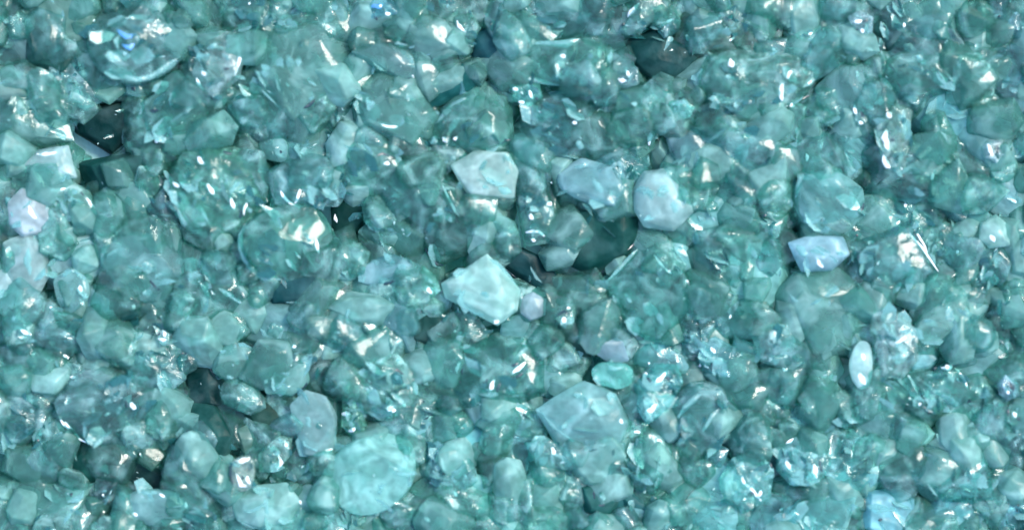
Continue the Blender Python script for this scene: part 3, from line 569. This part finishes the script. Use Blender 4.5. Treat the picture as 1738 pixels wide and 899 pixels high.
('glass_chip', [(1484,215),(1515,180),(1540,190),(1545,240),(1532,285),(1502,292),(1484,255)], 'crackled', (176,208,208), 24,
 'shining white crackled chip in the upper right below the black-slit pebble', 'shining white chip', [('glint',[(1502,222),(1506,255)],13),('glint',[(1498,262),(1510,285)],10),('glint',[(1504,192),(1510,200)],10),('edge',[(1532,186),(1538,235)],6),('dark',[(1510,236),(1516,240)],7)]),
('glass_chip', [(1442,182),(1452,172),(1468,188),(1472,208),(1456,214),(1446,200)], 'crackled', (160,190,190), 18,
 'tiny white-glinting chip left of the shining white chip', 'tiny white-glinting chip', [('glint',[(1450,178),(1454,196)],5),('glint',[(1456,206),(1464,210)],6),('dark',[(1462,188),(1466,200)],5)]),
('glass_pebble', [(1384,150),(1420,112),(1470,110),(1496,150),(1484,196),(1440,222),(1396,208)], 'milky', (100,162,164), 8,
 'smooth teal pebble between the round crackled pebble and the black-slit pebble', 'smooth upper-right pebble', []),
('glass_chip', [(1666,250),(1678,236),(1700,240),(1705,265),(1690,276),(1672,270)], 'crackled', (150,180,184), 16,
 'small chip with a white stroke close to the upper right edge', 'white-stroke chip', [('glint',[(1676,244),(1684,264)],8),('dark',[(1692,246),(1694,264)],5)]),
('glass_shard', [(1568,642),(1610,612),(1640,630),(1654,672),(1620,690),(1578,676)], 'clear', (96,156,168), 14,
 'blue-grey shard outlined by a curved white edge, lower right', 'curve-edged shard', [('glint',[(1596,624),(1616,618)],8),('glint',[(1620,624),(1632,640),(1642,660)],6),('dark',[(1570,616),(1592,620)],10)]),
('glass_chip', [(1694,650),(1706,636),(1726,650),(1728,672),(1710,680),(1696,668)], 'crackled', (130,160,176), 20,
 'small black-and-white glinting chip, upper of two on the right edge', 'upper right-edge glint', [('glint',[(1702,650),(1712,668)],6),('dark',[(1712,646),(1720,662)],8)]),
('glass_chip', [(1706,700),(1716,686),(1736,690),(1740,712),(1722,722),(1708,714)], 'crackled', (126,170,170), 20,
 'small black-and-white glinting chip, lower of two on the right edge', 'lower right-edge glint', [('glint',[(1720,698),(1724,708)],7),('dark',[(1712,692),(1710,706)],6),('dark',[(1726,708),(1732,712)],6)]),
('glass_slab', [(1520,790),(1570,742),(1650,750),(1690,800),(1660,850),(1580,862),(1530,835)], 'clear', (86,158,166), 8,
 'broad plain blue-teal slab in the lower right corner', 'broad corner slab', [('dark',[(1530,812),(1560,832)],5)]),
('glass_slab', [(1330,870),(1372,838),(1440,840),(1452,880),(1420,910),(1345,912)], 'milky', (96,180,182), 10,
 'turquoise slab at the bottom edge below the brilliant-glint chip', 'turquoise bottom slab', [('edge',[(1340,856),(1395,846),(1420,838)],5)]),
('glass_slab', [(1060,770),(1092,722),(1136,736),(1142,800),(1110,838),(1068,822)], 'clear', (84,164,160), 10,
 'smooth green-teal slab right of the lilac crackled chip', 'smooth green-teal slab', []),
('glass_chip', [(1660,420),(1700,412),(1716,450),(1702,484),(1664,478)], 'clear', (76,144,154), 6,
 'plain square teal chip on the right, between two crackled patches', 'plain square chip', []),
('glass_chip', [(1665,380),(1690,365),(1715,385),(1712,415),(1680,420),(1662,405)], 'frosted', (140,190,186), 16,
 'pale frosted chip above the plain square chip', 'pale square-topper', [('glint',[(1680,398),(1688,410)],9)]),
('glass_chip', [(1240,322),(1275,310),(1330,318),(1345,352),(1318,375),(1268,366)], 'clear', (82,160,140), 4,
 'green-tinted chip between the smooth teal slab and large blue-grey pebble', 'green-tinted chip', [('glint',[(1264,312),(1272,316)],7),('dark',[(1290,366),(1300,364)],6)]),
('glass_chip', [(1176,395),(1230,380),(1262,400),(1250,450),(1205,470),(1180,440)], 'clear', (90,166,164), 8,
 'smooth teal chip right below the pale frosted egg', 'smooth teal chip', [('glint',[(1226,462),(1248,438)],7),('dark',[(1256,432),(1262,442)],6)]),
('glass_slab', [(610,455),(660,430),(712,450),(706,478),(650,492),(612,480)], 'milky', (100,158,176), 8,
 'bluish flat chip left of the narrow green-cyan chip', 'bluish flat chip', [('dark',[(648,484),(664,478),(676,474)],7)]),
('glass_chip', [(690,545),(720,528),(762,536),(775,570),(735,586),(702,575)], 'deep', (72,112,106), -2,
 'dull brownish chip beneath the bright five-sided block', 'dull brownish chip', [('dark',[(740,576),(750,570)],7)]),
('glass_shard', [(555,545),(600,530),(640,548),(655,572),(620,600),(566,590)], 'clear', (104,160,164), 10,
 'blue-grey chip with a pale left tip between dull brownish chip and muted greens', 'pale-tipped chip', [('glint',[(564,562),(580,564)],7),('dark',[(554,548),(560,562)],7),('edge',[(592,528),(610,555)],4)]),
('glass_chip', [(938,560),(975,545),(1000,570),(1004,600),(970,622),(940,600)], 'deep', (64,108,98), -4,
 'dark olive crackled chip between the three-glint shard and diamond-shaped slab', 'dark olive crackled chip', [('dark',[(996,570),(1000,596)],10),('edge',[(950,600),(966,612)],4)]),
('glass_chip', [(944,540),(955,525),(975,522),(972,545),(958,556)], 'crackled', (150,190,188), 22,
 'tiny white sparkling chip above the dark olive crackled chip', 'tiny white sparkler', [('glint',[(952,550),(958,538)],9),('glint',[(962,520),(968,524)],6),('dark',[(946,536),(958,528),(966,534)],5)]),
('glass_pebble', [(1008,572),(1030,562),(1056,580),(1066,610),(1040,618),(1012,600)], 'frosted', (134,172,186), 18,
 'small lilac pebble right of the dark olive crackled chip', 'small lilac pebble', [('edge',[(1006,570),(1010,590)],6)]),
('glass_chip', [(1128,190),(1136,172),(1160,170),(1178,182),(1170,200),(1140,206)], 'crackled', (108,196,192), 20,
 'small bright turquoise chip under the dark sunken block', 'small bright turquoise chip', [('edge',[(1138,178),(1160,174),(1174,184)],6)]),
('glass_chip', [(618,12),(640,-4),(668,0),(678,22),(660,34),(630,30)], 'clear', (90,160,196), 14,
 'small blue chip with a bright dot at the top edge', 'small blue chip', [('flash',[(630,12),(650,10)],10),('glint',[(654,23),(662,24)],6),('dark',[(636,26),(648,36)],9)]),
('glass_shard', [(668,60),(690,40),(740,48),(735,75),(700,85),(672,80)], 'clear', (92,172,150), 10,
 'green shard with an L-shaped pale edge below the small blue chip', 'L-edged green shard', [('edge',[(688,44),(674,74),(700,78)],6)]),
('glass_chip', [(770,30),(800,22),(815,50),(800,78),(772,70)], 'crackled', (96,150,148), 8,
 'teal chip with a slanting white glint near the top centre', 'slanting-glint chip', [('glint',[(776,36),(790,56)],7)]),
('glass_slab', [(800,60),(850,40),(880,70),(868,130),(840,140),(806,110)], 'deep', (60,122,134), -8,
 'dark blue-teal slab left of the wide pale-edged slab', 'dark blue-teal slab', [('dark',[(858,130),(864,162)],10),('dark',[(836,118),(852,140)],7)]),
('glass_chip', [(1055,50),(1078,10),(1100,2),(1112,30),(1090,52),(1066,60)], 'crackled', (120,156,156), 14,
 'greyish chip with a thin white slanting edge at the top, right of centre', 'thin-edged grey chip', [('glint',[(1058,28),(1084,6)],7),('dark',[(1052,40),(1060,44)],7)]),
('glass_pebble', [(600,90),(640,65),(690,85),(720,115),(690,140),(640,118)], 'milky', (112,150,150), 12,
 'greyish-pink smooth chip right of the broad grey-teal slab', 'greyish-pink chip', [('dark',[(692,132),(700,138)],7),('glint',[(700,128),(704,134)],5)]),
('glass_chip', [(0,545),(30,520),(60,555),(55,580),(12,586)], 'crackled', (140,192,188), 16,
 'crackled pale chip below the pale upright block on the left edge', 'crackled pale edge chip', [('glint',[(20,540),(32,536)],9),('glint',[(34,555),(54,568)],8)]),
('glass_slab', [(90,528),(130,530),(170,560),(160,600),(110,596),(86,566)], 'clear', (76,156,146), 6,
 'green-teal slab below the small milky bead', 'green-teal low slab', [('glint',[(70,580),(80,584)],8)]),
('glass_chip', [(188,510),(215,500),(240,510),(236,535),(205,545)], 'deep', (62,118,122), 2,
 'dark chip with two white dots under the pale aqua disc', 'two-dotted dark chip', [('glint',[(206,516),(218,516)],7),('glint',[(226,516),(232,520)],7),('dark',[(186,524),(198,534)],9),('dark',[(206,544),(212,546)],7)]),
('glass_chip', [(266,570),(276,560),(288,568),(286,584),(272,588)], 'crackled', (170,200,196), 18,
 'tiny black and white glinting chip below the large green-teal slab', 'tiny low glinting chip', [('glint',[(278,562),(282,572)],6),('dark',[(268,564),(272,568)],7),('glint',[(268,574),(284,576)],6)]),
('glass_shard', [(318,572),(364,566),(362,580),(320,588)], 'frosted', (160,214,204), 20,
 'thin bright bar of glass beneath the large green-teal slab', 'thin bright bar', [('glint',[(322,580),(360,570)],5),('dark',[(344,560),(354,562)],7)]),
]
EXP_T = .0
def tone(c, g=1.0):
    return tuple(max(4, min(238, v * g)) for v in c)
BODY_GAIN = 1.0
LAND = []
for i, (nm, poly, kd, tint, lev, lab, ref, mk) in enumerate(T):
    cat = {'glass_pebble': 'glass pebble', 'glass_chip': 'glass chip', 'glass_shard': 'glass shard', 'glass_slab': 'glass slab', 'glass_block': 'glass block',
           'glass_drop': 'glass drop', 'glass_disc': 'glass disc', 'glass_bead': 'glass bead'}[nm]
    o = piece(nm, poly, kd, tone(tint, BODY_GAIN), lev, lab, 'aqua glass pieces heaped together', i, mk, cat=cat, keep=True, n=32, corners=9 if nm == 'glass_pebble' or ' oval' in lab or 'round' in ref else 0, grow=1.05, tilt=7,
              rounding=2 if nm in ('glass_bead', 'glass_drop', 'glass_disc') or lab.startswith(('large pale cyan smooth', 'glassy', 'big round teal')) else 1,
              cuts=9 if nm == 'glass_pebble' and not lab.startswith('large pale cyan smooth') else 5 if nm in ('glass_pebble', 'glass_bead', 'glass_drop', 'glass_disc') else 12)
    LAND.append((THINGS[-1]['cx'], THINGS[-1]['cy'], THINGS[-1]['sz'], ref))


# ------------------------------------------------------------------ the smaller pieces between them
FIELD = [  # (x, y, colour seen there): glass tint with the heap's broad light and shade put in
(60,40,(84,134,128)),(100,200,(112,152,146)),(60,330,(158,186,194)),(60,480,(146,186,188)),(60,640,(96,158,156)),(60,800,(88,148,146)),(220,60,(86,148,146)),(200,330,(64,122,116)),
(230,620,(90,140,142)),(250,800,(60,112,108)),(380,200,(96,156,152)),(370,60,(90,150,142)),(370,480,(88,156,146)),(360,640,(62,116,112)),(400,720,(70,124,112)),(450,850,(96,160,156)),
(500,100,(100,152,148)),(520,260,(92,154,152)),(500,420,(92,160,162)),(480,590,(86,140,136)),(560,700,(104,160,156)),(600,60,(94,148,146)),(650,200,(102,164,154)),(620,450,(90,154,156)),
(650,560,(100,150,152)),(660,640,(108,174,168)),(760,60,(86,142,142)),(760,200,(92,156,150)),(700,360,(80,144,142)),(800,620,(76,156,152)),(800,800,(88,166,166)),(900,120,(90,158,156)),
(900,450,(60,122,124)),(960,600,(84,146,144)),(900,720,(104,176,176)),(960,830,(94,172,172)),(1000,400,(70,128,128)),(1050,30,(84,138,138)),(1130,100,(62,116,118)),(1100,250,(90,154,156)),
(1150,470,(94,170,168)),(1150,620,(100,178,178)),(1100,820,(92,172,170)),(1250,30,(86,138,124)),(1280,130,(104,166,152)),(1250,260,(92,166,168)),(1280,420,(104,176,178)),(1280,580,(100,172,174)),
(1250,720,(88,160,160)),(1280,830,(104,184,184)),(1400,60,(94,154,148)),(1400,240,(100,170,172)),(1400,540,(94,160,152)),(1420,680,(100,168,168)),(1450,800,(92,166,170)),(1560,60,(94,148,150)),
(1620,200,(80,148,150)),(1680,60,(84,142,152)),(1600,320,(100,166,168)),(1700,380,(104,164,166)),(1700,560,(108,166,166)),(1620,640,(100,164,170)),(1550,700,(92,170,166)),(1650,820,(88,158,168)),(1720,760,(92,162,168))]
def field(x, y):
    a = [0, 0, 0]; ws = 0
    for fx, fy, c in FIELD:
        q = 1 / (((x - fx) ** 2 + (y - fy) ** 2) / 3000.0 + .25) ** 2
        ws += q
        for k in range(3): a[k] += c[k] * q
    return tuple(v / ws for v in a)

rnd = random.Random(11)
G = 4
gw, gh = int(PW / G) + 30, int(PH / G) + 30
gx, gy = np.meshgrid((np.arange(gw) - 15) * G + G / 2, (np.arange(gh) - 15) * G + G / 2)
free = np.ones(gx.shape, bool)
def stamp(poly, grow=0):
    cx = sum(p[0] for p in poly) / len(poly); cy = sum(p[1] for p in poly) / len(poly)
    inside = np.zeros(gx.shape, bool)
    k = len(poly); j = k - 1
    for i in range(k):
        x1, y1 = poly[i]; x2, y2 = poly[j]
        x1 = cx + (x1 - cx) * (1 + grow); x2 = cx + (x2 - cx) * (1 + grow); y1 = cy + (y1 - cy) * (1 + grow); y2 = cy + (y2 - cy) * (1 + grow)
        c = ((y1 > gy) != (y2 > gy)) & (gx < (x2 - x1) * (gy - y1) / ((y2 - y1) + 1e-9) + x1)
        inside ^= c; j = i
    return inside
for t in THINGS: free &= ~stamp(t['poly'], .12 if t['lev'] < -9 else 0)
HOLES = [(t['cx'], t['cy'], t['sz'] * .5) for t in THINGS if t['lev'] < -9]
def clearance(cx, cy, r):
    m = (gx - cx) ** 2 + (gy - cy) ** 2 < r * r
    return free[m].mean() if m.any() else 0
SIZEW = [('large', 62), ('medium-sized', 47), ('small', 34), ('tiny', 22)]
N_TOTAL = 292
fillers = []
for name, r in SIZEW:
    need = {'large': .62, 'medium-sized': .62, 'small': .62, 'tiny': .66}[name]
    for _ in range(2600):
        if len(THINGS) + len(fillers) >= N_TOTAL - {'large': 130, 'medium-sized': 70, 'small': 15, 'tiny': 0}[name]: break
        x, y = rnd.uniform(5, PW - 5), rnd.uniform(5, PH - 5)
        if clearance(x, y, r) < need: continue
        asp = rnd.uniform(.72, 1.0); an = rnd.uniform(0, 180); rr = r * rnd.uniform(.95, 1.2)
        poly = blob(x, y, rr, rr * asp, an, rnd.randrange(9999), rnd.choice((5, 6, 7)), .26)
        free &= ~stamp(poly, .04)
        fillers.append((name, x, y, rr, asp, poly))
DIRS = ['right of', 'lower right of', 'below', 'lower left of', 'left of', 'upper left of', 'above', 'upper right of']
used = {}
def tint_word(c, kd):
    l = sum(c) / 3
    if kd == 'crackled': return 'crackled ' + ('pale aqua' if l > 150 else 'teal')
    if kd == 'frosted': return 'frosted pale'
    if kd == 'deep': return 'dark teal'
    if kd == 'milky': return 'milky ' + ('aqua' if l > 140 else 'teal')
    return 'clear teal' if c[2] <= c[1] + 2 else 'clear blue-teal'
for i, (size, x, y, rr, asp, poly) in enumerate(fillers):
    c = field(x, y)
    l0 = sum(c) / 3
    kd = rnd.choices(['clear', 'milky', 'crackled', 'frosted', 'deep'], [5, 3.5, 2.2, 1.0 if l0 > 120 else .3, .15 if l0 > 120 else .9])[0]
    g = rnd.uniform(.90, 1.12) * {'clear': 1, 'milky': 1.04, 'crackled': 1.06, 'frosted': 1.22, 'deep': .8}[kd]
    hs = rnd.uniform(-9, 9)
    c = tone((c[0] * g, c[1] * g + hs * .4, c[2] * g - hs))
    shp, nm, cat = rnd.choice([('chip', 'glass_chip', 'glass chip')] * 3 + [('pebble', 'glass_pebble', 'glass pebble'), ('shard', 'glass_shard', 'glass shard')]) if asp > .86 else ('shard', 'glass_shard', 'glass shard')
    near = sorted(LAND, key=lambda q: math.hypot(q[0] - x, q[1] - y) - q[2] * .5)
    def say(k):
        q = near[k]
        a = math.degrees(math.atan2(y - q[1], x - q[0])) % 360
        return DIRS[int((a + 22.5) // 45) % 8] + ' the ' + q[3]
    tw = tint_word(c, kd)
    lab = None
    for k in range(4):
        cand = f'{size} {tw} {cat} {say(k)}'
        if cand not in used and len(cand.split()) <= 16: lab = cand; break
    if lab is None:
        for k in range(1, 6):
            cand = f'{size} {tw} {cat} between the {near[0][3]} and {near[k][3]}'
            if cand not in used: lab = cand; break
    used[lab] = 1
    mk = []
    if kd in ('crackled', 'clear') and rnd.random() < .6:
        for _ in range(rnd.choice((1, 1, 2, 3))):
            a = rnd.uniform(0, 6.28); d = rnd.uniform(.1, .75) * rr * asp
            px, py = x + d * math.cos(a), y + d * math.sin(a); b = rnd.gauss(-.9, .7); ln = rnd.uniform(3, 9) if rnd.random() < .7 else rnd.uniform(10, 18)
            mk.append((rnd.choice(('glint', 'glint', 'edge')), [(px, py), (px + ln * math.cos(b), py + ln * math.sin(b))], rnd.uniform(4, 6.5)))
    if rnd.random() < .25:
        a = rnd.uniform(0, 6.28); px, py = x + .6 * rr * asp * math.cos(a), y + .6 * rr * asp * math.sin(a)
        mk.append(('dark', [(px, py), (px + rnd.uniform(3, 8), py + rnd.uniform(-6, 6))], rnd.uniform(5, 8)))
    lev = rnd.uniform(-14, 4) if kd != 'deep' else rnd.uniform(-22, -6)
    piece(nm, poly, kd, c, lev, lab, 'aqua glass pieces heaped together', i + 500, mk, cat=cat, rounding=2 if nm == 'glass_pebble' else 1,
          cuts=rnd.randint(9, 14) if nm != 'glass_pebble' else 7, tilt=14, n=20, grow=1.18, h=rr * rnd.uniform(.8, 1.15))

# ------------------------------------------------------------------ the uncountable glass below and around
def bed(name, z0, z1, count, r0, r1, seed, tintf, label, avoid):
    rnd = random.Random(seed)
    protos = []
    for k in range(10):
        bm, _ = crystal_bm(blob(0, 0, 20, 20 * rnd.uniform(.7, 1), 0, k + 40, rnd.choice((5, 6, 7)), .2), 24, rnd)
        me = bpy.data.meshes.new('tmp'); bm.to_mesh(me); bm.free()
        v = np.empty(len(me.vertices) * 3); me.vertices.foreach_get('co', v)
        me.calc_loop_triangles()
        f = np.empty(len(me.loop_triangles) * 3, int); me.loop_triangles.foreach_get('vertices', f)
        protos.append((v.reshape(-1, 3), f.reshape(-1, 3))); bpy.data.meshes.remove(me)
    V = []; F = []; n = 0; M = []
    for _ in range(count):
        x, y = rnd.uniform(-190, PW + 190), rnd.uniform(-190, PH + 190)
        if avoid and -15 < x < PW + 15 and -15 < y < PH + 15: continue
        if any(math.hypot(x - a, y - b) < r + 12 for a, b, r in HOLES): continue
        v, f = rnd.choice(protos)
        q = Matrix.Rotation(rnd.uniform(0, 6.28), 3, Vector((rnd.gauss(0, 1), rnd.gauss(0, 1), rnd.gauss(0, 1.5))).normalized())
        s = rnd.uniform(r0, r1) / 20
        p = P(x, y, rnd.uniform(z0, z1))
        V.append((v * s * U) @ np.array(q).T + np.array(p)); F.append(f + n); n += len(v)
        M.append(np.full(len(f), tintf(x, y, rnd)))
    V = np.concatenate(V); F = np.concatenate(F); M = np.concatenate(M)
    me = bpy.data.meshes.new(name)
    me.from_pydata(V.tolist(), [], F.tolist())
    for c in BEDC: me.materials.append(c)
    me.polygons.foreach_set('material_index', M.astype(np.int32))
    me.polygons.foreach_set('use_smooth', np.ones(len(F), bool))
    me.set_sharp_from_angle(angle=R(20))
    o = bpy.data.objects.new(name, me); COL.objects.link(o)
    o['kind'] = 'stuff'; o['label'] = label; o['category'] = 'crushed glass'
    return o
BEDC = [glass('clear', (80,150,144)), glass('crackled', (100,168,164)), glass('clear', (90,156,154)), glass('frosted', (118,180,178)), glass('milky', (76,138,136)), glass('milky', (88,152,150))]
def bt(x, y, rnd):
    l = sum(field(x, y)) / 3
    return rnd.choices(range(6), [2, 2.5, 3, 2, .3, 2] if l > 130 else [3, 1.5, 2, .6, 1.6, 1.5])[0]
bed('glass_gravel', -54, -7, 2600, 30, 60, 5, bt, 'loose small bits of aqua glass showing deep between the larger pieces', False)
bed('surrounding_glass_gravel', -20, 4, 1500, 18, 40, 6, bt, 'loose aqua glass bits heaped on beyond the edges of the view', True)
g = bmesh.new()
bmesh.ops.create_grid(g, x_segments=40, y_segments=24, size=1)
for v in g.verts: v.co = Vector((v.co.x * 1150, v.co.y * 700, -66 + 5 * noise.noise(v.co * 9)))
o = link('ground', g, plain('bed_of_ground_glass', (168, 224, 220), .5, 0, .2)); o['kind'] = 'structure'
